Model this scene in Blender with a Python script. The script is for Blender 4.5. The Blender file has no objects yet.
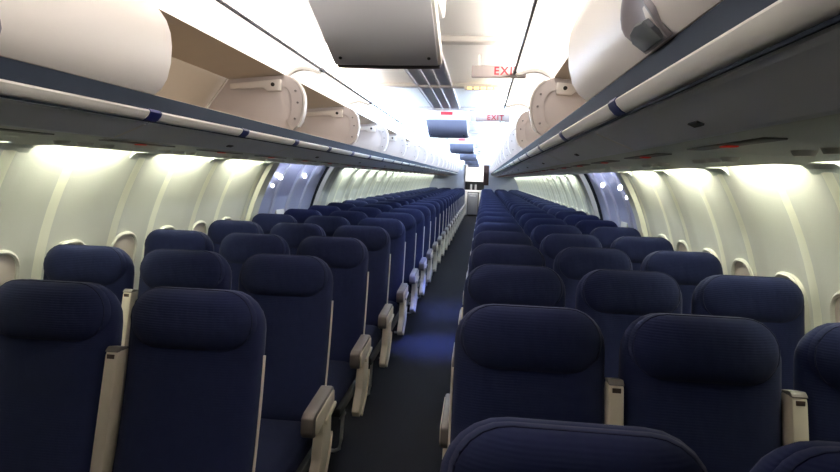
import bpy, bmesh, math, random
from mathutils import Vector, Matrix
random.seed(4)
S = bpy.context.scene
COL = S.collection
PI = math.pi

# ------------------------------------------------------------------ helpers
def lin(r, g, b):
    f = lambda c: (c/255/12.92) if c <= 10 else ((c/255+.055)/1.055)**2.4
    return (f(r), f(g), f(b), 1)

def mat(name, col, rough=.5, metal=0, bump=0, bscale=40, var=0, vscale=6, spec=.5, emit=None, es=0, weave=False, sheen=0):
    m = bpy.data.materials.new(name); m.use_nodes = True
    nt = m.node_tree; p = nt.nodes['Principled BSDF']; L = nt.links.new
    p.inputs['Base Color'].default_value = col
    p.inputs['Roughness'].default_value = rough
    p.inputs['Metallic'].default_value = metal
    p.inputs['Specular IOR Level'].default_value = spec
    if sheen:
        p.inputs['Sheen Weight'].default_value = sheen
        p.inputs['Sheen Roughness'].default_value = .5
    tc = nt.nodes.new('ShaderNodeTexCoord')
    if var:
        n = nt.nodes.new('ShaderNodeTexNoise'); n.inputs['Scale'].default_value = vscale; n.inputs['Detail'].default_value = 4
        L(tc.outputs['Object'], n.inputs['Vector'])
        mx = nt.nodes.new('ShaderNodeMix'); mx.data_type = 'RGBA'
        mx.inputs['A'].default_value = tuple(c*(1-var) for c in col[:3])+(1,)
        mx.inputs['B'].default_value = tuple(min(1, c*(1+var)) for c in col[:3])+(1,)
        L(n.outputs['Fac'], mx.inputs['Factor']); L(mx.outputs['Result'], p.inputs['Base Color'])
    if bump:
        n2 = nt.nodes.new('ShaderNodeTexNoise'); n2.inputs['Scale'].default_value = bscale; n2.inputs['Detail'].default_value = 3
        L(tc.outputs['Object'], n2.inputs['Vector'])
        b = nt.nodes.new('ShaderNodeBump'); b.inputs['Strength'].default_value = bump; b.inputs['Distance'].default_value = .01
        h = n2.outputs['Fac']
        if weave:
            w = nt.nodes.new('ShaderNodeTexWave'); w.wave_type = 'BANDS'; w.bands_direction = 'Z'
            w.inputs['Scale'].default_value = 42; w.inputs['Distortion'].default_value = 1.2
            L(tc.outputs['Object'], w.inputs['Vector'])
            w2 = nt.nodes.new('ShaderNodeTexNoise'); w2.inputs['Scale'].default_value = 1.0; w2.inputs['Detail'].default_value = 2
            mp = nt.nodes.new('ShaderNodeMapping'); mp.inputs['Scale'].default_value = (16, 8, 5)
            L(tc.outputs['Object'], mp.inputs['Vector']); L(mp.outputs['Vector'], w2.inputs['Vector'])
            a = nt.nodes.new('ShaderNodeMath'); a.operation = 'MULTIPLY_ADD'; a.inputs[1].default_value = .07
            L(w.outputs['Fac'], a.inputs[0]); L(n2.outputs['Fac'], a.inputs[2])
            a2 = nt.nodes.new('ShaderNodeMath'); a2.operation = 'MULTIPLY_ADD'; a2.inputs[1].default_value = 1.3
            L(w2.outputs['Fac'], a2.inputs[0]); L(a.outputs[0], a2.inputs[2]); h = a2.outputs[0]
        L(h, b.inputs['Height']); L(b.outputs['Normal'], p.inputs['Normal'])
    if emit:
        p.inputs['Emission Color'].default_value = emit
        p.inputs['Emission Strength'].default_value = es
    return m

def obj(name, bm, m, parent=None, smooth=True, loc=(0, 0, 0)):
    bmesh.ops.recalc_face_normals(bm, faces=bm.faces)
    me = bpy.data.meshes.new(name); bm.to_mesh(me); bm.free()
    for mm in (m if isinstance(m, (list, tuple)) else [m]): me.materials.append(mm)
    if smooth:
        me.polygons.foreach_set('use_smooth', [True]*len(me.polygons))
        me.set_sharp_from_angle(angle=math.radians(38))
    o = bpy.data.objects.new(name, me); COL.objects.link(o); o.location = loc
    if parent: o.parent = parent
    return o

def tag(o, label=None, cat=None, group=None, kind=None):
    if label: o['label'] = label
    if cat: o['category'] = cat
    if group: o['group'] = group
    if kind: o['kind'] = kind
    return o

def thing(name, label, cat, loc=(0, 0, 0), group=None):
    o = bpy.data.objects.new(name, None); COL.objects.link(o); o.location = loc
    o.empty_display_size = .1
    return tag(o, label, cat, group)

def copy_tree(o, parent=None):
    c = o.copy(); COL.objects.link(c)
    if parent: c.parent = parent
    for ch in list(o.children): copy_tree(ch, c)
    return c

def add_box(bm, x0, x1, y0, y1, z0, z1, bev=0, seg=2):
    b2 = bmesh.new(); bmesh.ops.create_cube(b2, size=1)
    for v in b2.verts:
        v.co = Vector(((x0+x1)/2+v.co.x*(x1-x0), (y0+y1)/2+v.co.y*(y1-y0), (z0+z1)/2+v.co.z*(z1-z0)))
    if bev: bmesh.ops.bevel(b2, geom=b2.edges[:], offset=bev, segments=seg, profile=.5, affect='EDGES')
    merge(bm, b2)

def merge(bm, b2, M=None):
    mp = {}
    for v in b2.verts: mp[v] = bm.verts.new(M @ v.co if M else v.co)
    for f in b2.faces:
        try:
            nf = bm.faces.new([mp[v] for v in f.verts]); nf.material_index = f.material_index
        except ValueError: pass
    b2.free()

def box(*a, **k):
    bm = bmesh.new(); add_box(bm, *a, **k); return bm

def prism_y(bm, pts, y0, y1, bev=0):
    """polygon of (x, z) points swept along y"""
    b2 = bmesh.new()
    A = [b2.verts.new((x, y0, z)) for x, z in pts]; B = [b2.verts.new((x, y1, z)) for x, z in pts]
    n = len(pts)
    b2.faces.new(A); b2.faces.new(B[::-1])
    for i in range(n): b2.faces.new((A[i], B[i], B[(i+1) % n], A[(i+1) % n]))
    if bev:
        bmesh.ops.recalc_face_normals(b2, faces=b2.faces)
        bmesh.ops.bevel(b2, geom=b2.edges[:], offset=bev, segments=2, affect='EDGES', profile=.5)
    merge(bm, b2)

def prism_x(bm, pts, x0, x1, bev=0):
    """polygon of (y, z) points swept along x"""
    b2 = bmesh.new()
    A = [b2.verts.new((x0, y, z)) for y, z in pts]; B = [b2.verts.new((x1, y, z)) for y, z in pts]
    n = len(pts)
    b2.faces.new(A); b2.faces.new(B[::-1])
    for i in range(n): b2.faces.new((A[i], B[i], B[(i+1) % n], A[(i+1) % n]))
    if bev:
        bmesh.ops.recalc_face_normals(b2, faces=b2.faces)
        bmesh.ops.bevel(b2, geom=b2.edges[:], offset=bev, segments=2, affect='EDGES', profile=.5)
    merge(bm, b2)

def strip_y(bm, pts, y0, y1, t, ny=1):
    """open profile of (x, z) points given thickness t, swept along y"""
    n = len(pts); nor = []
    for i in range(n):
        a = Vector(pts[max(0, i-1)]); b = Vector(pts[min(n-1, i+1)]); d = (b-a).normalized()
        nor.append(Vector((-d.y, d.x)))
    out = [tuple(Vector(p)+nor[i]*t) for i, p in enumerate(pts)]
    rows = []
    for k in range(ny+1):
        y = y0+(y1-y0)*k/ny
        rows.append(([bm.verts.new((p[0], y, p[1])) for p in pts], [bm.verts.new((p[0], y, p[1])) for p in out]))
    for k in range(ny):
        (a, b), (c, d) = rows[k], rows[k+1]
        for i in range(n-1):
            bm.faces.new((a[i], a[i+1], c[i+1], c[i])); bm.faces.new((b[i], d[i], d[i+1], b[i+1]))
        bm.faces.new((a[0], c[0], d[0], b[0])); bm.faces.new((a[-1], b[-1], d[-1], c[-1]))
    for a, b in (rows[0], rows[-1]):
        for i in range(n-1): bm.faces.new((a[i], b[i], b[i+1], a[i+1]))

def tube(bm, pts, r, seg=6, cap=True):
    pts = [Vector(p) for p in pts]; rings = []
    for i, p in enumerate(pts):
        d = (pts[min(len(pts)-1, i+1)]-pts[max(0, i-1)]).normalized()
        up = Vector((0, 0, 1)) if abs(d.z) < .9 else Vector((1, 0, 0))
        a = d.cross(up).normalized(); b = d.cross(a)
        rings.append([bm.verts.new(p+(a*math.cos(2*PI*k/seg)+b*math.sin(2*PI*k/seg))*r) for k in range(seg)])
    for i in range(len(rings)-1):
        for k in range(seg):
            bm.faces.new((rings[i][k], rings[i][(k+1) % seg], rings[i+1][(k+1) % seg], rings[i+1][k]))
    if cap:
        bm.faces.new(rings[0]); bm.faces.new(rings[-1][::-1])

def rrect(hw, hh, r, n=10):
    """points around a rounded rectangle, anticlockwise"""
    P = []
    for cx, cy, a0 in ((hw-r, hh-r, 0), (-hw+r, hh-r, PI/2), (-hw+r, -hh+r, PI), (hw-r, -hh+r, 1.5*PI)):
        for i in range(n+1):
            a = a0+PI/2*i/n; P.append((cx+r*math.cos(a), cy+r*math.sin(a)))
    Q = []
    for i, p in enumerate(P):
        Q.append(p); q = P[(i+1) % len(P)]
        d = math.hypot(q[0]-p[0], q[1]-p[1]); k = int(d/.05)
        for j in range(1, k+1): Q.append((p[0]+(q[0]-p[0])*j/(k+1), p[1]+(q[1]-p[1])*j/(k+1)))
    return Q

LV = [0, .25, .45, .62, .75, .84, .91, .955, .985, 1.0]
def pillow(bm, F, hw, hh, r, tf, tb, k=4, e=.5, n=6):
    """a stuffed cushion: rounded-rectangle outline, bulging tf to the front and tb to the back"""
    P = rrect(hw, hh, r, n); N = len(P)
    def ring(m, t, sgn): return [bm.verts.new(F(x*m, y*m, sgn*t*(1-m**k)**e)) for x, y in P]
    cF = bm.verts.new(F(0, 0, tf)); cB = bm.verts.new(F(0, 0, -tb))
    fr = [ring(m, tf, 1) for m in LV[1:]]; bk = [ring(m, tb, -1) for m in LV[1:-1]]
    for i in range(N):
        j = (i+1) % N
        bm.faces.new((cF, fr[0][i], fr[0][j])); bm.faces.new((cB, bk[0][j], bk[0][i]))
        for a in range(len(fr)-1): bm.faces.new((fr[a][i], fr[a+1][i], fr[a+1][j], fr[a][j]))
        for a in range(len(bk)-1): bm.faces.new((bk[a][j], bk[a+1][j], bk[a+1][i], bk[a][i]))
        bm.faces.new((bk[-1][i], fr[-1][i], fr[-1][j], bk[-1][j]))

ORD = ('first second third fourth fifth sixth seventh eighth ninth tenth eleventh twelfth thirteenth fourteenth fifteenth sixteenth '
       'seventeenth eighteenth nineteenth twentieth twenty-first twenty-second twenty-third twenty-fourth twenty-fifth twenty-sixth '
       'twenty-seventh twenty-eighth twenty-ninth thirtieth').split()

# ------------------------------------------------------------------ materials
M = dict(
    fabric=mat('navy seat fabric', lin(22, 28, 58), .95, bump=.38, bscale=9, var=.18, vscale=30, spec=.15, weave=True, sheen=.05),
    cushion=mat('navy cushion fabric', lin(19, 24, 48), .95, bump=.3, bscale=9, var=.18, vscale=30, spec=.15, weave=True),
    piping=mat('navy piping', lin(23, 27, 50), .9, spec=.2),
    cream=mat('cream seat plastic', lin(224, 213, 194), .45, var=.05, vscale=20),
    taupe=mat('taupe armrest plastic', lin(108, 100, 95), .45, var=.05, vscale=30),
    brown=mat('dark brown latch', lin(70, 52, 44), .5),
    steel=mat('brushed aluminium', lin(168, 167, 166), .4, metal=.35),
    carpet=mat('charcoal carpet', lin(27, 27, 31), 1.0, bump=.6, bscale=260, var=.35, vscale=180, spec=.1),
    wall=mat('ivory wall panel', lin(206, 205, 194), .45, bump=.04, bscale=60),
    rib=mat('pale joint strip', lin(236, 234, 214), .4),
    wframe=mat('window surround plastic', lin(198, 195, 182), .45),
    shade=mat('window shade', lin(200, 188, 178), .6),
    door=mat('blue grey door lining', lin(178, 182, 206), .3, var=.06, vscale=5),
    bin=mat('warm white bin plastic', lin(246, 239, 233), .42, bump=.02, bscale=30),
    binin=mat('beige shaded bin lining', lin(204, 190, 172), .6, var=.04, vscale=8),  # darkened tan, shade inside the open bins put into the colour
    flange=mat('bin end plate', lin(216, 206, 204), .45),
    screw=mat('grey screw', lin(130, 124, 124), .4, metal=.5),
    dark=mat('dark slate sill strip', lin(42, 49, 62), .75, spec=.1),
    rail=mat('pale grey rail', lin(236, 233, 226), .35),
    blue=mat('navy rail marker', lin(24, 30, 92), .35),
    psu=mat('grey service panel', lin(240, 243, 248), .5, var=.03, vscale=10),
    psu2=mat('pale service panel', lin(216, 220, 210), .5),
    vent=mat('grey vent slot', lin(120, 120, 112), .5),
    slot=mat('black slot', lin(38, 38, 36), .5),
    red=mat('red lens', lin(170, 40, 24), .4, emit=lin(190, 40, 20), es=.25),
    latch=mat('grey latch recess', lin(164, 158, 163), .35),
    paddle=mat('dark grey latch paddle', lin(104, 108, 112), .35),
    ceil=mat('white ceiling panel', lin(244, 241, 236), .5),
    seam=mat('dark seam', lin(84, 80, 82), .4),
    bar=mat('grey ceiling bar', lin(176, 170, 164), .45),
    chan=mat('grey ceiling channel', lin(212, 214, 220), .4),
    chan2=mat('pale channel edge', lin(176, 174, 178), .4),
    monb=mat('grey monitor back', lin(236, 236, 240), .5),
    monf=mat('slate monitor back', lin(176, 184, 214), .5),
    monw=mat('white monitor housing', lin(236, 232, 224), .45),
    lip=mat('dark monitor lip', lin(84, 80, 80), .5),
    screen=mat('black screen', lin(14, 14, 18), .12),
    sign=mat('pale sign plate', lin(176, 166, 164), .4),
    signred=mat('red sign letters', lin(170, 40, 56), .5),
    redsign=mat('red lit sign', lin(190, 44, 54), .5, emit=lin(210, 50, 64), es=.5),
    amber=mat('amber lamp', lin(250, 220, 120), .4, emit=(1, .78, .3, 1), es=1.4),
    part=mat('pale partition laminate', lin(196, 198, 212), .5),
    galley=mat('white galley cabinet', lin(235, 235, 232), .4),
    galleyd=mat('dark galley niche', lin(62, 60, 58), .5),
    curtain=mat('brown curtain', lin(74, 54, 50), .9, bump=.2, bscale=20),
    lensd=mat('dim cove cover', lin(240, 236, 228), .5, emit=(1, .93, .86, 1), es=1.2),
    tubed3=mat('faint tube', (1, 1, 1, 1), .5, emit=(1, .94, .88, 1), es=40),
    tubed2=mat('dim tube', (1, 1, 1, 1), .5, emit=(1, .94, .88, 1), es=95),
    lensw=mat('glowing warm cove cover', lin(240, 236, 228), .5, emit=(1, .93, .86, 1), es=1.3),
    lensc=mat('glowing cool cove cover', lin(236, 238, 240), .5, emit=(.64, .79, 1.0, 1), es=4.2),
    tubew=mat('warm white tube', (1, 1, 1, 1), .5, emit=(1, .94, .88, 1), es=95),
    tubec=mat('cool white tube', (1, 1, 1, 1), .5, emit=(.62, .77, 1.0, 1), es=330),
    wtube=mat('greenish fluorescent tube', (1, 1, 1, 1), .5, emit=(.97, 1.0, .82, 1), es=115),
    wtubec=mat('cool fluorescent tube', (1, 1, 1, 1), .5, emit=(.88, 1.0, .92, 1), es=110),
    lampo=mat('unlit lamp', lin(220, 220, 214), .4),
    tubed=mat('cool door lamp', (1, 1, 1, 1), .5, emit=(.72, .78, 1.0, 1), es=34),
    spotm=mat('bright little glint', (1, 1, 1, 1), .5, emit=(.95, .95, 1, 1), es=6),  # emission paints the reflections on the exit doors
)
Y0, Y1 = -2.23, 21.9           # the cabin behind the camera and at the far partition
ZC, RW = .65, 1.80             # sidewall arc
def wx(z, off=0): return math.sqrt((RW+off)**2-(z-ZC)**2)
DY0, DY1 = 4.86, 6.92          # the emergency door bay
CLEAR = 4.6                    # lamps get cooler past this bay

# ------------------------------------------------------------------ setting
tag(obj('floor', box(-1.72, 1.72, Y0-.1, 24.2, -.06, 0), M['carpet'], smooth=False), kind='structure')

def wall_mesh(s, ya, yb, off0=0.):
    bm = bmesh.new(); n = max(2, int((yb-ya)/.022)); zs = [0, .3, .55, .75, .9, 1.02, 1.12, 1.22, 1.32, 1.41, 1.49, 1.56, 1.62, 1.68, 1.74]
    rows = []; rr = []
    for i in range(n+1):
        y = ya+(yb-ya)*i/n; a = (y-2.95) % .88; d1 = min(a, .88-a); d2 = abs(a-.37)
        off = .012*min(1, max(0, (d1-.03)/.10))+.006*min(1, max(0, (d2-.02)/.06))
        rows.append([bm.verts.new((s*wx(z, off-.012+off0), y, z)) for z in zs]); rr.append(d1 < .026 or d2 < .022)
    for i in range(n):
        for j in range(len(zs)-1):
            f = bm.faces.new((rows[i][j], rows[i+1][j], rows[i+1][j+1], rows[i][j+1]))
            f.material_index = 1 if (rr[i] or rr[i+1]) else 0
    return bm
for s, side in ((-1, 'left'), (1, 'right')):
    bm = wall_mesh(s, Y0, DY0); merge(bm, wall_mesh(s, DY1, Y1))
    w = tag(obj('wall_'+side, bm, [M['wall'], M['rib']]), kind='structure')
tag(obj('wall_front', box(-1.75, 1.75, Y0-.06, Y0-.01, 0, 2.3), M['part'], smooth=False), kind='structure')

# door bays: cream columns, a recessed blue-grey door and its own little window
nt = 0
for di, (s, side) in enumerate(((-1, 'left'), (1, 'right'))):
    for ya, yb in ((DY0-.05, DY0+.10), (DY1-.10, DY1+.05)):
        bm = bmesh.new(); pts = [(s*wx(z, -.035), z) for z in (0, .3, .6, .9, 1.1, 1.25, 1.38, 1.48, 1.56, 1.625)]
        strip_y(bm, pts, ya, yb, .05*(-1 if s > 0 else 1)); nt += 1
        tag(obj('trim_%d' % nt, bm, M['rib']), kind='structure')
    d = bpy.data.objects.new('door_%d' % (di+1), None); COL.objects.link(d); d.location = (s*1.7, (DY0+DY1)/2, 0)
    tag(d, 'blue grey emergency exit door lining on the %s cabin wall' % side, 'door', kind='structure')
    bm = bmesh.new()
    pts = [(s*wx(z, .05)-s*1.7, z) for z in (0, .3, .6, .9, 1.1, 1.25, 1.38, 1.48, 1.56, 1.64)]
    strip_y(bm, pts, -.94, .94, .03*(-1 if s > 0 else 1)); obj('door_lining', bm, M['door'], d)
    for yy in (-.42, .05, .5):
        bm = bmesh.new(); pts = [(s*wx(z, .03)-s*1.7, z) for z in (0, .3, .6, .9, 1.1, 1.25, 1.38, 1.48, 1.56, 1.62)]
        strip_y(bm, pts, yy-.03, yy+.03, .03*(-1 if s > 0 else 1)); obj('door_rib', bm, M['part'], d)
    bm = bmesh.new(); add_box(bm, s*(wx(1.0, .02))-s*1.7-.012, s*(wx(1.0, .02))-s*1.7+.012, -.24, .0, .86, 1.14, .01)
    obj('door_window', bm, M['wframe'], d)
    bm = bmesh.new(); add_box(bm, s*(wx(.75, .0))-s*1.7-.025, s*(wx(.75, .0))-s*1.7+.025, -.2, .45, .62, .70, .015)
    obj('door_handle', bm, M['part'], d)
    for q, (yy, zz, rr) in enumerate(((5.32, 1.485, .05), (6.05, 1.50, .05), (5.22, 1.40, .035))):  # glowing beads stand in for glossy reflections on the door
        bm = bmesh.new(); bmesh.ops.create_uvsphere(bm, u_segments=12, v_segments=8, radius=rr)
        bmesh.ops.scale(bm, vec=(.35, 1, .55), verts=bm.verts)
        lab = ('painted bright glint on the near half of the %s exit door', 'painted bright glint on the far half of the %s exit door',
               'smaller low painted glint on the near edge of the %s exit door')[q] % side
        tag(obj('door_glint', bm, M['spotm'], loc=(s*(wx(zz, .015)), yy, zz)), lab, 'lamp', 'painted glints at the exit doors')

# windows with shades
nw = 0
wlist = []
for s in (-1, 1):
    k = 0
    while True:
        yc = 2.64+.88*k - .88*4 + (0); k += 1
        for dy in (.44, .88):
            y = yc+dy
            if y > Y1-.2: break
            if y < Y0+.2 or DY0-.16 < y < DY1+.16: continue
            wlist.append((s, y))
        if yc > Y1: break
def window_bms(s):
    zc = .97; tilt = math.atan2((zc-ZC), wx(zc))
    n = Vector((-s*math.cos(tilt), 0, -math.sin(tilt))); up = Vector((-s*math.sin(tilt), 0, math.cos(tilt))); side = Vector((0, 1, 0))
    O = Vector((s*wx(zc, -.006), 0, zc))
    F = lambda u, v, w: O+side*u+up*v+n*w
    bm = bmesh.new(); P0 = rrect(.125, .185, .10, 7); P1 = rrect(.108, .166, .084, 7)
    N = min(len(P0), len(P1)); P0 = rrect(.125, .185, .1, 7)[:]; 
    def res(P, N=48):
        L = [0]
        for i in range(len(P)): q = P[(i+1) % len(P)]; L.append(L[-1]+math.hypot(q[0]-P[i][0], q[1]-P[i][1]))
        out = []; i = 0
        for k in range(N):
            t = L[-1]*k/N
            while L[i+1] < t: i += 1
            f = (t-L[i])/(L[i+1]-L[i]); a = P[i]; b = P[(i+1) % len(P)]; out.append((a[0]+(b[0]-a[0])*f, a[1]+(b[1]-a[1])*f))
        return out
    A, B = res(P0), res(P1); N = len(A)
    R = [[bm.verts.new(F(x, y, -.01)) for x, y in A], [bm.verts.new(F(x, y, .010)) for x, y in A],
         [bm.verts.new(F(x*.93, y*.95, .017)) for x, y in A], [bm.verts.new(F(x, y, .012)) for x, y in B], [bm.verts.new(F(x, y, -.008)) for x, y in B]]
    for a, b in zip(R, R[1:]):
        for i in range(N): bm.faces.new((a[i], a[(i+1) % N], b[(i+1) % N], b[i]))
    b2 = bmesh.new(); b2.faces.new([b2.verts.new(F(x, y, .003)) for x, y in B])
    b3 = bmesh.new(); 
    f = [b3.verts.new(F(u, v, w)) for u, v, w in ((-.05, -.12, .004), (.05, -.12, .004), (.05, -.12, .014), (-.05, -.12, .014), (-.05, -.105, .004), (.05, -.105, .004), (.05, -.105, .012), (-.05, -.105, .012))]
    for q in ((0, 1, 2, 3), (4, 5, 6, 7), (0, 1, 5, 4), (2, 3, 7, 6), (1, 2, 6, 5), (0, 3, 7, 4)): b3.faces.new([f[i] for i in q])
    return bm, b2, b3
proto = {}
for s, y in wlist:
    nw += 1
    if s not in proto:
        a, b, c = window_bms(s)
        w = obj('window_%d' % nw, a, M['wframe']); sh = obj('shade', b, M['shade'], w, smooth=False); obj('shade_grip', c, M['wframe'], sh)
        proto[s] = w
    else:
        w = copy_tree(proto[s]); w.name = 'window_%d' % nw
    w.location = (0, y, 0); w['kind'] = 'structure'

# ceiling: vaulted centre between two lips, cove arches over the bins
CP = [(-.74, 2.165), (-.50, 2.165), (-.40, 2.168), (-.2, 2.172), (0, 2.174), (.2, 2.172), (.40, 2.168), (.50, 2.165), (.74, 2.165)]
bm = bmesh.new(); strip_y(bm, CP, Y0, 24.2, .02)
tag(obj('ceiling', bm, M['ceil']), kind='structure')
JT = [1.64+1.29*k for k in range(-3, 17)]
JT[-1] = Y1
def sx(p, s): return [(s*x, z) for x, z in p]
ARCH = [(.500, 2.073), (.512, 2.062), (.535, 2.070), (.565, 2.080), (.60, 2.084), (.635, 2.078), (.665, 2.060), (.690, 2.038)]
for s, side in ((-1, 'left'), (1, 'right')):
    # ribs where two cove arches meet
    RB = [(.500, 2.066), (.512, 2.048), (.535, 2.054), (.565, 2.064), (.60, 2.068), (.635, 2.062), (.665, 2.046), (.690, 2.028)]
    for j in JT[1:-1]:
        bm = bmesh.new(); strip_y(bm, sx(RB, s), j-.022, j+.012, .02*s); nt += 1
        tag(obj('trim_%d' % nt, bm, M['ceil']), kind='structure')
    bm = bmesh.new(); tube(bm, [(s*.499, Y0, 2.070), (s*.499, Y1, 2.070)], .007)
    for j in JT: add_box(bm, s*.499-.009, s*.499+.009, j-.03, j+.03, 2.06, 2.078, .004)
    nt += 1; tag(obj('trim_%d' % nt, bm, M['seam']), kind='structure')

# grey channel along the middle of the ceiling and the cross bars
bm = bmesh.new(); prism_y(bm, [(-.125, 2.175), (-.125, 2.158), (.125, 2.158), (.125, 2.175)], Y0, Y1)
nt += 1; tag(obj('trim_%d' % nt, bm, M['chan'], smooth=False), kind='structure')
bm = bmesh.new()
for x in (-.118, -.035, .035, .118): add_box(bm, x-.007, x+.007, Y0, Y1, 2.150, 2.16)
nt += 1; tag(obj('trim_%d' % nt, bm, M['chan2'], smooth=False), kind='structure')
k = 0
for y in [2.66+1.29*i for i in range(-3, 15)]:
    bm = bmesh.new(); add_box(bm, -.56, .56, y-.035, y+.035, 2.146, 2.18, .006)
    nt += 1; tag(obj('trim_%d' % nt, bm, M['bar']), kind='structure')

# ------------------------------------------------------------------ overhead bins
DOOR = [(.646, 1.753), (.622, 1.770), (.603, 1.800), (.591, 1.845), (.586, 1.895), (.590, 1.935), (.602, 1.970), (.625, 2.003), (.655, 2.026), (.690, 2.038)]
def inset(P, d):
    out = []
    for i, p in enumerate(P):
        a = Vector(P[max(0, i-1)]); b = Vector(P[min(len(P)-1, i+1)]); t = (b-a).normalized()
        out.append((p[0]+t.y*d, p[1]-t.x*d))
    return out
def make_bin(s, L, closed):
    """one bin section, its far end at y = 0, reaching L towards the camera"""
    root = thing('overhead_bin', '', 'overhead bin')
    bm = bmesh.new()
    strip_y(bm, sx([(.646, 1.754), (1.25, 1.726), (1.02, 2.02), (.690, 2.042)], s), -L+.004, -.004, -.008*s)
    obj('bin_shell', bm, M['binin'], root, smooth=False)
    bm = bmesh.new(); prism_y(bm, sx(DOOR+[(1.0, 2.01), (1.22, 1.724)], s), -.030, -.005, .003)
    dv = obj('end_wall', bm, M['flange'], root)
    if closed:
        bm = bmesh.new(); P = [(x-.003, z) for x, z in DOOR]; strip_y(bm, sx(P, s), -L+.006, -.002, -.012*s, 4)
        dr = obj('door', bm, M['bin'], root)
        # latch: a rounded cup let into the lower edge with a paddle
        yc = -L*.52
        def dpt(u):       # a point on the door profile, u from 0 (bottom) to 1
            f = u*(len(P)-1); i = min(int(f), len(P)-2); f -= i
            return (P[i][0]+(P[i+1][0]-P[i][0])*f, P[i][1]+(P[i+1][1]-P[i][1])*f)
        def Fl(u, v, w):  # u across, v up the door 0..1, w out of the door
            a = dpt(v); b = dpt(min(1, v+.02)); c = dpt(max(0, v-.02)); d = Vector((b[0]-c[0], b[1]-c[1])).normalized()
            return Vector((s*(a[0]-d.y*w), yc+u, a[1]+d.x*w))
        bm = bmesh.new(); n = 12
        prof = []
        for i in range(n+1):
            a = PI*i/n; prof.append((.078*math.cos(a), .18+.15*math.sin(a)))
        prof = [(.060, .015)]+prof+[(-.060, .015)]
        R = [[bm.verts.new(Fl(u, v, w)) for u, v in ((u*sc, .16+(v-.16)*sc) for u, v in prof)] for sc, w in ((1, -.004), (1, .004), (.95, .009), (.84, .008), (.78, .0045))]
        for a, b in zip(R, R[1:]):
            for i in range(len(a)): bm.faces.new((a[i], a[(i+1) % len(a)], b[(i+1) % len(a)], b[i]))
        bm.faces.new(R[-1])
        lt = obj('latch', bm, M['latch'], dr)
        bm = bmesh.new()
        pp = [(.046, .04), (.050, .12), (.040, .165), (0, .18), (-.040, .165), (-.050, .12), (-.046, .04)]
        R = [[bm.verts.new(Fl(u*sc, .11+(v-.11)*sc, w)) for u, v in pp] for sc, w in ((1, .003), (1, .011), (.9, .014))]
        for a, b in zip(R, R[1:]):
            for i in range(len(a)): bm.faces.new((a[i], a[(i+1) % len(a)], b[(i+1) % len(a)], b[i]))
        bm.faces.new(R[-1]); obj('latch_paddle', bm, M['paddle'], lt)
    else:
        I1, I2 = inset(DOOR, .004), inset(DOOR, .062)
        bm = bmesh.new(); prism_y(bm, sx(I1+I2[::-1], s), -.038, -.031)
        obj('edge_flange', bm, M['flange'], dv)
        bm = bmesh.new(); strip_y(bm, sx([(x-.008, z) for x, z in DOOR[1:-1]], s), -.044, -.001, -.008*s)
        obj('edge_strip', bm, M['bin'], dv)
        for i in (2, 4, 6):
            p = inset(DOOR, .032)[i]; bm = bmesh.new()
            bmesh.ops.create_cone(bm, cap_ends=True, segments=10, radius1=.006, radius2=.005, depth=.006, matrix=Matrix.Translation((s*p[0], -.041, p[1])) @ Matrix.Rotation(PI/2, 4, 'X'))
            obj('screw', bm, M['screw'], dv)
        bm = bmesh.new(); prism_y(bm, sx([(.705, 2.012), (.98, 1.985), (.98, 1.958), (.80, 1.968), (.775, 1.950), (.705, 1.955)], s), -.058, -.032, .003)
        arm = obj('door_arm', bm, M['bin'], root)
        bm = bmesh.new(); bmesh.ops.create_cone(bm, cap_ends=True, segments=12, radius1=.010, radius2=.010, depth=.008, matrix=Matrix.Translation((s*.745, -.060, 1.983)) @ Matrix.Rotation(PI/2, 4, 'X'))
        obj('pivot', bm, M['slot'], arm)
    return root
for s, side in ((-1, 'left'), (1, 'right')):
    P = {}
    for i, (a, b) in enumerate(zip(JT, JT[1:])):
        closed = b < 1.7; L = b-a
        key = (closed, round(L, 3))
        if key not in P: P[key] = make_bin(s, L, closed); o = P[key]
        else: o = copy_tree(P[key])
        o.location = (0, b, 0)
        if closed:
            q = {2: 'ending beside the camera', 1: 'just behind the camera', 0: 'furthest behind the camera'}[i]
            o['label'] = 'closed white overhead bin with grey latch on the %s, %s' % (side, q)
        else:
            o['label'] = 'open white overhead bin on the %s, %s open one from the camera' % (side, ORD[i-3])
        o['group'] = 'overhead bins'

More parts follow.
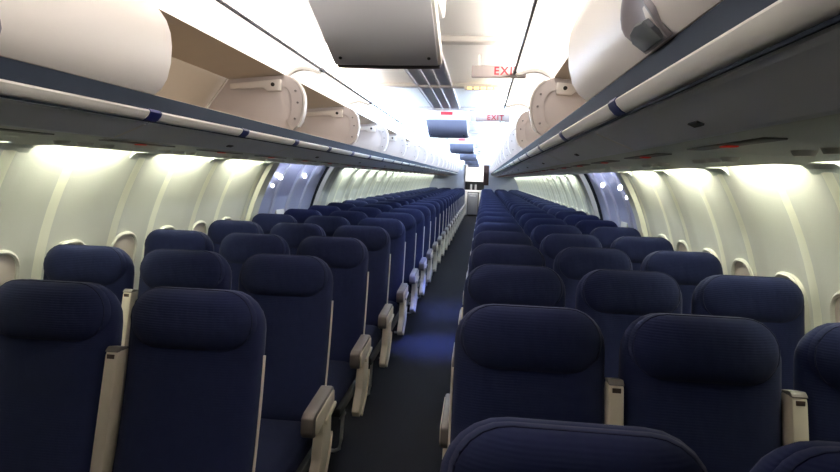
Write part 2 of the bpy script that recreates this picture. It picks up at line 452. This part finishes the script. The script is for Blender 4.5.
# sill strip, rail and service panels under the bins
for s, side in ((-1, 'left'), (1, 'right')):
    bm = bmesh.new(); prism_y(bm, sx([(.644, 1.7515), (.6385, 1.705), (.70, 1.705), (.70, 1.7485)], s), Y0, Y1)
    nt += 1; tag(obj('trim_%d' % nt, bm, M['dark'], smooth=False), kind='structure')
    root = thing('rail', 'long pale grey rail with navy markers under the %s bins' % side, 'rail', (0, 0, 0))
    bm = bmesh.new()
    prism_y(bm, sx([(.640, 1.7045), (.631, 1.702), (.628, 1.697), (.632, 1.688), (.643, 1.677), (.650, 1.6735), (.657, 1.673), (.661, 1.678), (.661, 1.7045)], s), Y0, Y1)
    obj('rail_body', bm, M['rail'], root)
    bm = bmesh.new(); tube(bm, [(s*.657, Y0, 1.6725), (s*.657, Y1, 1.6725)], .004); obj('rail_lip', bm, M['dark'], root)
    y = 2.27-.65*6 if s < 0 else 1.245-.80*4
    while y < Y1-.1:
        bm = bmesh.new(); strip_y(bm, sx([(.640, 1.705), (.6305, 1.7025), (.6272, 1.697), (.6312, 1.6875), (.6422, 1.6765), (.650, 1.6727)], s), y-.030, y+.030, -.002*s)
        obj('marker', bm, M['blue'], root); y += .65 if s < 0 else .80
    P = {}
    for i, (a, b) in enumerate(zip(JT, JT[1:])):
        L = round(b-a, 3)
        if L not in P:
            r = thing('service_panel', '', 'service panel'); P[L] = r
            bm = bmesh.new(); prism_y(bm, sx([(.6655, 1.668), (.674, 1.663), (.775, 1.622), (.79, 1.620), (.79, 1.66), (.6655, 1.685)], s), -L+.003, -.003)
            obj('angled_panel', bm, M['psu'], r, smooth=False)
            bm = bmesh.new(); prism_y(bm, sx([(.790, 1.622), (1.405, 1.612), (1.415, 1.63), (.790, 1.64)], s), -L+.003, -.003)
            f = obj('flat_panel', bm, M['psu2'], r, smooth=False)
            bm = bmesh.new(); prism_y(bm, sx([(.676, 1.6645), (.7748, 1.6225), (.776, 1.620), (.675, 1.6615)], s), -.009, .003)
            obj('joint_strip', bm, M['rail'], r, smooth=False)
            for yy in (-L*.25, -L*.75):
                bm = bmesh.new(); add_box(bm, s*.90-.022, s*.90+.022, yy-.20, yy+.20, 1.6165, 1.6225, .002); sl = obj('vent_slot', bm, M['vent'], f)
                bm = bmesh.new(); add_box(bm, s*.90-.014, s*.90+.014, yy-.018, yy+.018, 1.613, 1.618, .002); obj('red_lens', bm, M['red'], f)
                for q in (-.12, 0, .12):
                    bm = bmesh.new(); bmesh.ops.create_cone(bm, cap_ends=True, segments=14, radius1=.022, radius2=.03, depth=.014, matrix=Matrix.Translation((s*1.12, yy+q, 1.611)))
                    obj('reading_light', bm, M['rail'], f)
            bm = bmesh.new(); b2 = Matrix.Translation((s*.735, -L*.45, 1.6335)) @ Matrix.Rotation(s*math.radians(24), 4, 'Y')
            bx = box(-.007, .007, -.022, .022, .001, .006); merge(bm, bx, b2); obj('call_light', bm, M['slot'], r, smooth=False)
            o = r
        else: o = copy_tree(P[L])
        o.location = (0, b, 0)
        o['label'] = 'grey service panel under the %s bins, %s' % (side, ('behind the camera, %s from the front' % ORD[i]) if i < 2 else '%s section along from the camera' % ORD[i-2])
        o['group'] = 'service panels under the bins'

# ------------------------------------------------------------------ lamps
for s, side in ((-1, 'left'), (1, 'right')):
    for i, j in enumerate(JT[:-1]):
        b = JT[i+1]; warm = j < CLEAR-.8
        lab = '%s' % (('%s bay along the cabin' % ORD[i]))
        bm = bmesh.new(); strip_y(bm, sx(ARCH, s), .012, b-j-.022, .006*s)
        tag(obj('cove_light', bm, M['ceil' if i < 2 else 'lensd' if i < 3 else 'lensw' if warm else 'lensc'], loc=(0, j, 0)),
            'curved %s cove light cover over the %s bins, %s' % ('unlit' if i < 2 else 'glowing', side, lab), 'lamp', 'cove lights over the bins')
        bm = box(-.008, .008, .03, b-j-.03, -.006, .006)
        tag(obj('ceiling_tube', bm, M['lampo' if i < 1 else 'tubed3' if i < 2 else 'tubed2' if i < 3 else 'tubew' if warm else 'tubec'], smooth=False, loc=(s*.560, j, 2.096)),
            'long %s tube lamp behind the %s ceiling lip, %s' % ('unlit' if i < 1 else 'warm' if warm else 'cool', side, lab), 'lamp', 'ceiling tube lamps')
    bm = box(-.008, .008, 0, 1.5, -.008, .008)
    tag(obj('wall_lamp', bm, M['tubed'], smooth=False, loc=(s*1.428, DY0+.28, 1.650)), 'cool strip lamp over the %s emergency exit door' % side, 'lamp', 'wall wash lamps')
    k = 0
    for y in [2.95+.88*i for i in range(-5, 22)]:
        if y+.80 > Y1 or y < Y0: continue
        ya, yb = y+.17, y+.71
        nt += 1
        bm = bmesh.new(); prism_y(bm, sx([(1.412, 1.613), (1.495, 1.611), (1.519, 1.597), (1.538, 1.578), (1.525, 1.610), (1.47, 1.72), (1.36, 1.72)], s), y-.10, y+.10)  # baffle added between lamps so dark gaps fall on the wall
        if not (DY0+.02 < y < DY1-.02): tag(obj('trim_%d' % nt, bm, M['psu2'], smooth=False), kind='structure')
        else: bm.free()
        if DY0-.02 < ya < DY1 or DY0 < yb < DY1:
            if yb < DY0+.75 and ya < DY0-.05: yb = DY0-.08
            else: continue
        bm = box(-.008, .008, 0, yb-ya, -.008, .008)
        tag(obj('wall_lamp', bm, M['lampo' if y < 1.0 else 'wtube' if y < 4.2 else 'wtubec'], smooth=False, loc=(s*1.428, ya, 1.650)),
            '%s strip lamp at the top of the %s wall, %s from the front' % ('unlit' if y < 1.0 else 'bright', side, ORD[k]), 'lamp', 'wall wash lamps'); k += 1

# ------------------------------------------------------------------ seats
SP0, SP1 = Vector((0, -.190, .420)), Vector((0, .0, 1.150))
SL = (SP1-SP0).length
def spine(v, w, u):      # v along the back 0..SL, w out of its front, u across
    t = v/SL; p = SP0.lerp(SP1, t); bow = .022*math.sin(PI*min(1, max(0, t)))
    d = (SP1-SP0).normalized(); n = Vector((0, -d.z, d.y))
    return Vector((u, p.y, p.z))+n*(w-bow)
def FB(v0, w0): return lambda u, v, w: spine(v0+v, w0+w, u)
def make_seat(kind):
    """front towards -y; kind: aisle seat left / right of the aisle, middle, window"""
    root = thing('airplane_seat', '', 'seat')
    bm = bmesh.new(); pillow(bm, FB(SL/2, 0), .222, SL/2+.002, .112, .055, .062, 5, .45)
    obj('backrest', bm, M['fabric'], root)
    bm = bmesh.new(); pillow(bm, FB(SL-.098, .030), .207, .098, .0965, .058, .03, 3.2, .55)
    hr = obj('headrest', bm, M['fabric'], root)
    bm = bmesh.new(); F = FB(SL-.098, .030)
    P = rrect(.207, .098, .0965, 6); m = .955
    tube(bm, [F(x*m, y*m, .058*(1-m**3.2)**.55+.0003) for x, y in P+P[:1]], .0020, 5, cap=False)
    obj('piping', bm, M['piping'], hr)
    bm = bmesh.new()
    FC = lambda u, v, w: Vector((u, -.46+v, .405+w-.05*max(0, -v-.12)))
    pillow(bm, FC, .215, .265, .07, .075, .055, 6, .4)
    obj('cushion', bm, M['cushion'], root)
    bm = bmesh.new(); add_box(bm, -.22, .22, -.64, -.17, .31, .36, .012); obj('seat_frame', bm, M['slot'], root)
    x = {'left': .16, 'right': -.16}.get(kind, .02)
    bm = bmesh.new(); tube(bm, [(x, -.30, .325), (x, -.335, .20), (x, -.37, .07), (x*.97, -.39, .022), (x*.8, -.395, .011), (x*.5, -.395, .011)], .010, 8); obj('leg', bm, M['steel'], root)
    bm = bmesh.new(); tube(bm, [(x*.4, -.22, .325), (x*.4, -.12, .17), (x*.4, .0, .02), (x*.4, .04, .011), (x*.4, .10, .011)], .010, 8); obj('leg', bm, M['steel'], root)
    bm = bmesh.new(); prism_x(bm, [(-.13, .60), (-.115, .60), (-.045, .87), (-.06, .87)], -.17, .17); obj('tray_table', bm, M['cream'], root)
    for v in root.children:
        if v.name.startswith('tray_table'): v.location = (0, .055, -.02)
    if kind in ('left', 'right'):
        s = 1 if kind == 'left' else -1          # the aisle is on this side
        c = s*.250
        bm = bmesh.new()
        prism_x(bm, [(-.475, .530), (-.468, .588), (-.445, .602), (-.20, .622), (-.175, .608), (-.175, .545), (-.30, .522), (-.42, .505), (-.46, .507)], c-.027, c+.027, .008)
        ar = obj('armrest', bm, M['taupe'], root)
        bm = bmesh.new()
        prism_x(bm, [(-.455, .528), (-.450, .575), (-.430, .586), (-.20, .605), (-.185, .598), (-.185, .552), (-.30, .530), (-.42, .514), (-.45, .515)], c+s*.024, c+s*.031, .002)
        obj('side_panel', bm, M['cream'], ar)
        bm = bmesh.new()
        prism_x(bm, [(-.33, .530), (-.20, .55), (-.19, .52), (-.20, .45), (-.205, .40), (-.235, .34), (-.29, .28), (-.36, .235), (-.42, .225), (-.44, .26), (-.40, .31), (-.355, .36), (-.345, .41), (-.325, .46)], c-.020, c+.022, .005)
        obj('end_support', bm, M['cream'], root)
        bm = bmesh.new(); prism_x(bm, [(-.31, .515), (-.165, .541), (-.155, .53), (-.17, .520), (-.31, .496)], c+s*.015, c+s*.034, .002)
        obj('support_cap', bm, M['cream'], root)
        bm = bmesh.new(); prism_x(bm, [(-.20, .40), (-.235, .330), (-.29, .268), (-.38, .215), (-.38, .228), (-.29, .283), (-.235, .347), (-.20, .42)], c+s*.018, c+s*.030, .002)
        obj('support_edge', bm, M['cream'], root)
        bm = bmesh.new(); tube(bm, [spine(v, -.002, s*(.2245)) for v in [SL*(.12+.62*i/8) for i in range(9)]], .0048, 6)
        obj('side_trim', bm, M['cream'], root)
    if kind in ('left', 'right', 'middle'):
        # the folded-up armrest shared with the seat further from the aisle
        for s in ((-1,) if kind == 'left' else (1,) if kind == 'right' else ()): raised(root, s*.2435)
    if kind == 'middle': pass
    if kind == 'window':
        pass
    return root
def raised(root, c):
    F = lambda v, w: spine(v, w, 0)
    bm = bmesh.new()
    q = [F(SL*.16, .0), F(SL*.70, -.004), F(SL*.735, .006), F(SL*.735, .052), F(SL*.71, .064), F(SL*.16, .056)]
    prism_x(bm, [(p.y, p.z) for p in q], c-.0212, c+.0212, .007)
    a = obj('raised_armrest', bm, M['cream'], root)
    bm = bmesh.new(); q = [F(SL*.735, .004), F(SL*.742, .006), F(SL*.742, .052), F(SL*.722, .0655), F(SL*.718, .062)]
    prism_x(bm, [(p.y, p.z) for p in q], c-.0214, c+.0214, .003); obj('end_cap', bm, M['taupe'], a)
    bm = bmesh.new(); q = [F(SL*.692, .0625), F(SL*.710, .063), F(SL*.710, .068), F(SL*.692, .066)]
    prism_x(bm, [(p.y, p.z) for p in q], c-.012, c+.012, .001); obj('latch_button', bm, M['brown'], a)

XC = [.52, 1.007, 1.494]
PR = {}
def middle(side):
    r = make_seat('middle'); raised(r, .2435*(1 if side == 'right' else -1)); return r
PR['left', 0] = make_seat('left'); PR['right', 0] = make_seat('right')
PR['left', 1] = middle('left'); PR['right', 1] = middle('right')
PR['left', 2] = make_seat('window'); PR['right', 2] = PR['left', 2]
used = set()
CN = ('aisle', 'middle', 'window')
for side, y0, n in (('left', 1.675, 25), ('right', .8831, 26)):
    s = -1 if side == 'left' else 1
    for r in range(n):
        for c in range(3):
            p = PR[side, c]
            if id(p) in used: o = copy_tree(p)
            else: used.add(id(p)); o = p
            near_row = side == 'right' and r == 0
            o.location = (s*XC[c]+(.012 if near_row else 0), y0+.8004*r+(.03 if near_row else 0), 0)
            o.scale = (1, 1, .983 if near_row else 1)
            if side == 'right' and r == 0:
                lab = 'navy %s seat right of the aisle in the front row nearest the camera' % CN[c]
            elif r == n-1: lab = 'blue %s seat %s of the aisle in the farthest row by the partition' % (CN[c], side)
            else: lab = '%s fabric %s seat %s of the aisle, %s row counted from the camera' % ('navy' if r < 5 else 'blue', CN[c], side, ORD[r])
            o['label'] = lab; o['group'] = 'passenger seats'

# ------------------------------------------------------------------ monitors hanging from the ceiling
def make_monitor(mface):
    r = thing('ceiling_monitor', '', 'monitor')
    bm = bmesh.new(); prism_x(bm, [(-.045, 2.175), (-.030, 2.072), (-.015, 2.064), (.30, 2.085), (.34, 2.175)], -.205, .205, .012)
    h = obj('housing', bm, M['monw'], r)
    bm = bmesh.new(); prism_x(bm, [(-.020, 2.066), (.325, 1.930), (.345, 1.945), (.35, 1.975), (.06, 2.085)], -.198, .198, .010)
    b = obj('display_shell', bm, M['monw'], r)
    bm = bmesh.new(); prism_x(bm, [(-.021, 2.0625), (.318, 1.9285), (.320, 1.933), (-.019, 2.067)], -.196, .185, .001)
    f = obj('back_cover', bm, mface, b)
    for x in (-.165, .155):
        bm = bmesh.new(); d = math.atan2(.126, .32)
        bmesh.ops.create_cone(bm, cap_ends=True, segments=12, radius1=.006, radius2=.006, depth=.006, matrix=Matrix.Translation((x, .272, 1.9455)) @ Matrix.Rotation(-d, 4, 'X'))
        obj('screw', bm, M['slot'], b)
    bm = bmesh.new()
    pts = [(-.19+.38*i/12, .324+.012*math.sin(PI*i/12)) for i in range(13)]
    R = [[bm.verts.new((x, y+dy, z)) for x, y in pts] for dy, z in ((0, 1.929), (.012, 1.922), (.022, 1.932), (.01, 1.94))]
    for a_, b_ in zip(R, R[1:]+R[:1]):
        for i in range(12): bm.faces.new((a_[i], a_[i+1], b_[i+1], b_[i]))
    bm.faces.new([q[0] for q in R]); bm.faces.new([q[-1] for q in R][::-1])
    obj('lower_lip', bm, M['lip'], b)
    bm = bmesh.new(); prism_x(bm, [(.10, 2.0705), (.335, 1.9815), (.337, 1.986), (.10, 2.0755)], -.17, .17); obj('screen', bm, M['screen'], b, smooth=False)
    bm = bmesh.new(); add_box(bm, -.055, .055, -.046, -.030, 2.108, 2.137, .003); obj('red_sign', bm, M['redsign'], h)
    return r
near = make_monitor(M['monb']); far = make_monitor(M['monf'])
near.location = (0, 1.75, 0)
for i in range(6):
    o = near if i == 0 else far if i == 1 else copy_tree(far)
    o.location = (0, 1.75+3.57*i, 0)
    o['label'] = ('big grey monitor hanging from the ceiling nearest the camera', 'white ceiling monitor with red sign over the aisle, second from the camera',
                  'white ceiling monitor with slate back, third from the camera', 'small far ceiling monitor, fourth from the camera',
                  'small far ceiling monitor, fifth from the camera', 'farthest small ceiling monitor before the galley')[i]
    o['group'] = 'ceiling monitors'

# exit signs
def text_mesh(s, size, name, m, parent, loc):
    c = bpy.data.curves.new(name, 'FONT'); c.body = s; c.size = size; c.extrude = .001; c.space_character = 1.25
    c.align_x = 'CENTER'; c.align_y = 'CENTER'; c.offset = .0012
    t = bpy.data.objects.new(name, c); COL.objects.link(t)
    dg = bpy.context.evaluated_depsgraph_get(); me = bpy.data.meshes.new_from_object(t.evaluated_get(dg))
    bpy.data.objects.remove(t); me.materials.clear(); me.materials.append(m)
    o = bpy.data.objects.new(name, me); COL.objects.link(o); o.parent = parent
    o.location = loc; o.rotation_euler = (PI/2, 0, 0); return o
for y, z, lab in ((2.98, 2.081, 'nearest pale exit sign with red letters right of the monitor'), (4.72, 2.030, 'second pale exit sign with red letters beyond the amber lamps')):
    r = thing('exit_sign', lab, 'exit sign', (.42, y, z), 'exit signs')
    bm = box(-.140, .140, 0, .03, -.030, .030, bev=.004); obj('plate', bm, M['sign'], r)
    text_mesh('EXIT', .056, 'lettering', M['signred'], r, (.042 if y < 3 else .02, -.002, 0))
    bm = bmesh.new()
    for x in (-.1, .1): add_box(bm, x-.006, x+.006, .009, .021, .028, 2.172-z)
    obj('bracket', bm, M['rail'], r, smooth=False)
r = thing('amber_light', 'row of small amber lamps on the ceiling bar', 'lamp', (.36, 3.91, 2.140))
bm = box(-.15, .15, -.01, .02, -.012, .008, bev=.003); obj('lamp_base', bm, M['bar'], r)
for i in range(6):
    bm = box(-.016, .016, -.016, .0, -.010, .005, bev=.003); o = obj('lamp', bm, M['amber'], r, loc=(-.115+.046*i, -.006, 0))

# ------------------------------------------------------------------ far end: partitions, curtain and galley
for nm, x0, x1 in (('wall_end_left', -1.76, -.40), ('wall_end_right', .40, 1.76)):
    tag(obj(nm, box(x0, x1, Y1, Y1+.04, 0, 2.2), M['part'], smooth=False), kind='structure')
tag(obj('wall_end_header', box(-.40, .40, Y1, Y1+.04, 2.04, 2.2), M['part'], smooth=False), kind='structure')
tag(obj('wall_galley', box(-1.7, 1.7, 24.15, 24.2, 0, 2.2), M['part'], smooth=False), kind='structure')
tag(obj('trim_galley', box(-.40, .40, 24.08, 24.15, 1.04, 1.40), M['galleyd'], smooth=False), kind='structure')
g = thing('galley_locker', 'white galley locker with two doors high above the counter', 'cabinet', (0, 23.5, 0))
bm = bmesh.new(); add_box(bm, -.40, .40, .06, .6, 1.39, 2.15); obj('carcass', bm, M['galley'], g, smooth=False)
for x0, x1 in ((-.38, -.01), (.01, .38)):
    d = obj('upper_door', box(x0, x1, 0, .06, 1.40, 2.13, bev=.008), M['galley'], g)
    obj('handle', box((x0+x1)/2-.05, (x0+x1)/2+.05, -.015, 0, 1.50, 1.53, bev=.003), M['steel'], d)
g = thing('galley_counter', 'white galley counter at the end of the aisle behind the trolley', 'counter', (0, 23.5, 0))
obj('carcass', box(-.40, .40, .06, .6, 0, .96), M['galleyd'], g, smooth=False)
obj('worktop', box(-.40, .40, -.04, .30, .96, 1.04, bev=.006), M['galley'], g)
obj('side_panel', box(-.40, -.28, 0, .06, 0, .96, bev=.004), M['galley'], g); obj('side_panel', box(.20, .40, 0, .06, 0, .96, bev=.004), M['galley'], g)
t = thing('galley_trolley', 'aluminium galley trolley parked under the white counter', 'trolley', (-.04, 22.88, 0))
obj('body', box(-.20, .20, .0, .55, .06, .93, bev=.01), M['steel'], t)
obj('door', box(-.17, .17, -.012, 0, .12, .88, bev=.004), M['steel'], t); obj('handle', box(-.12, .12, -.03, -.012, .80, .83, bev=.004), M['galley'], t)
for x in (-.15, .15): obj('wheel', box(x-.02, x+.02, .03, .10, 0, .06, bev=.01), M['slot'], t)
for x, l in ((-.14, 'left'), (.05, 'right')):
    bm = bmesh.new(); bmesh.ops.create_cone(bm, cap_ends=True, segments=14, radius1=.05, radius2=.04, depth=.24, matrix=Matrix.Translation((0, 0, .12)))
    u = thing('coffee_pot', 'steel coffee pot on the %s of the galley counter' % l, 'coffee pot', (x, 23.53, 1.041), 'coffee pots'); obj('pot', bm, M['steel'], u)
    obj('pot_handle', box(.045, .075, -.01, .01, .05, .2, bev=.004), M['slot'], u)
bm = bmesh.new()
pts = [(.36+.20*i/20, 21.82+.018*math.sin(i*1.5)) for i in range(21)]
A = [bm.verts.new((x, y, 1.28)) for x, y in pts]; B = [bm.verts.new((x, y, 2.06)) for x, y in pts]
A2 = [bm.verts.new((x, y+.008, 1.28)) for x, y in pts]; B2 = [bm.verts.new((x, y+.008, 2.06)) for x, y in pts]
for i in range(20):
    bm.faces.new((A[i], A[i+1], B[i+1], B[i])); bm.faces.new((A2[i], B2[i], B2[i+1], A2[i+1]))
    bm.faces.new((A[i], A2[i], A2[i+1], A[i+1])); bm.faces.new((B[i], B[i+1], B2[i+1], B2[i]))
bm.faces.new((A[0], B[0], B2[0], A2[0])); bm.faces.new((A[-1], A2[-1], B2[-1], B[-1]))
c = thing('curtain', 'brown curtain gathered at the right of the galley opening', 'curtain', (0, 0, 0)); obj('cloth', bm, M['curtain'], c)
obj('curtain_rod', box(.33, .60, 21.815, 21.835, 2.055, 2.075, bev=.004), M['steel'], c)

# ------------------------------------------------------------------ lights of the place (galley lamp) and blue fills added over the exit bay
def area(name, loc, sx_, sy_, e, col, rot=(0, 0, 0), spread=PI):
    l = bpy.data.lights.new(name, 'AREA'); l.shape = 'RECTANGLE'; l.size = sx_; l.size_y = sy_; l.energy = e; l.color = col; l.spread = spread
    o = bpy.data.objects.new(name, l); COL.objects.link(o); o.location = loc; o.rotation_euler = rot; return o
area('galley_ceiling_lamp', (0, 22.8, 2.14), .8, .6, 40, (1, .97, .92))
area('exit_bay_blue_fill', (0, 5.0, 2.14), .25, .4, 8.5, (.12, .2, 1), spread=.5)  # added spot, lays a blue pool of light on the aisle floor
area('exit_bay_blue_fill', (0, 6.35, 2.14), .25, .9, 6.5, (.12, .2, 1), spread=.5)  # second added spot for the dimmer blue pool

# ------------------------------------------------------------------ camera
f, cx, cz, yaw, pitch, roll = 559.30, .3646, 1.5281, .1094, -.1053, .0303
cy_, sy_ = math.cos(yaw), math.sin(yaw); cp, sp = math.cos(pitch), math.sin(pitch); cr, sr = math.cos(roll), math.sin(roll)
fw = Vector((-sy_*cp, cy_*cp, sp)); rt = Vector((cy_, sy_, 0)); up = rt.cross(fw)
rr, uu = cr*rt+sr*up, cr*up-sr*rt
cam = bpy.data.cameras.new('camera'); cam.sensor_fit = 'HORIZONTAL'; cam.sensor_width = 36; cam.lens = f/840*36; cam.clip_start = .02
co = bpy.data.objects.new('camera', cam); COL.objects.link(co)
co.matrix_world = Matrix(((rr.x, uu.x, -fw.x, cx), (rr.y, uu.y, -fw.y, 0), (rr.z, uu.z, -fw.z, cz), (0, 0, 0, 1)))
S.camera = co

w = bpy.data.worlds.new('world'); S.world = w; w.use_nodes = True
w.node_tree.nodes['Background'].inputs['Color'].default_value = (.5, .6, .8, 1); w.node_tree.nodes['Background'].inputs['Strength'].default_value = .02
S.view_settings.view_transform = 'Standard'; S.view_settings.look = 'None'; S.view_settings.gamma = 1; S.view_settings.use_curve_mapping = False
S.view_settings.exposure = 0.15
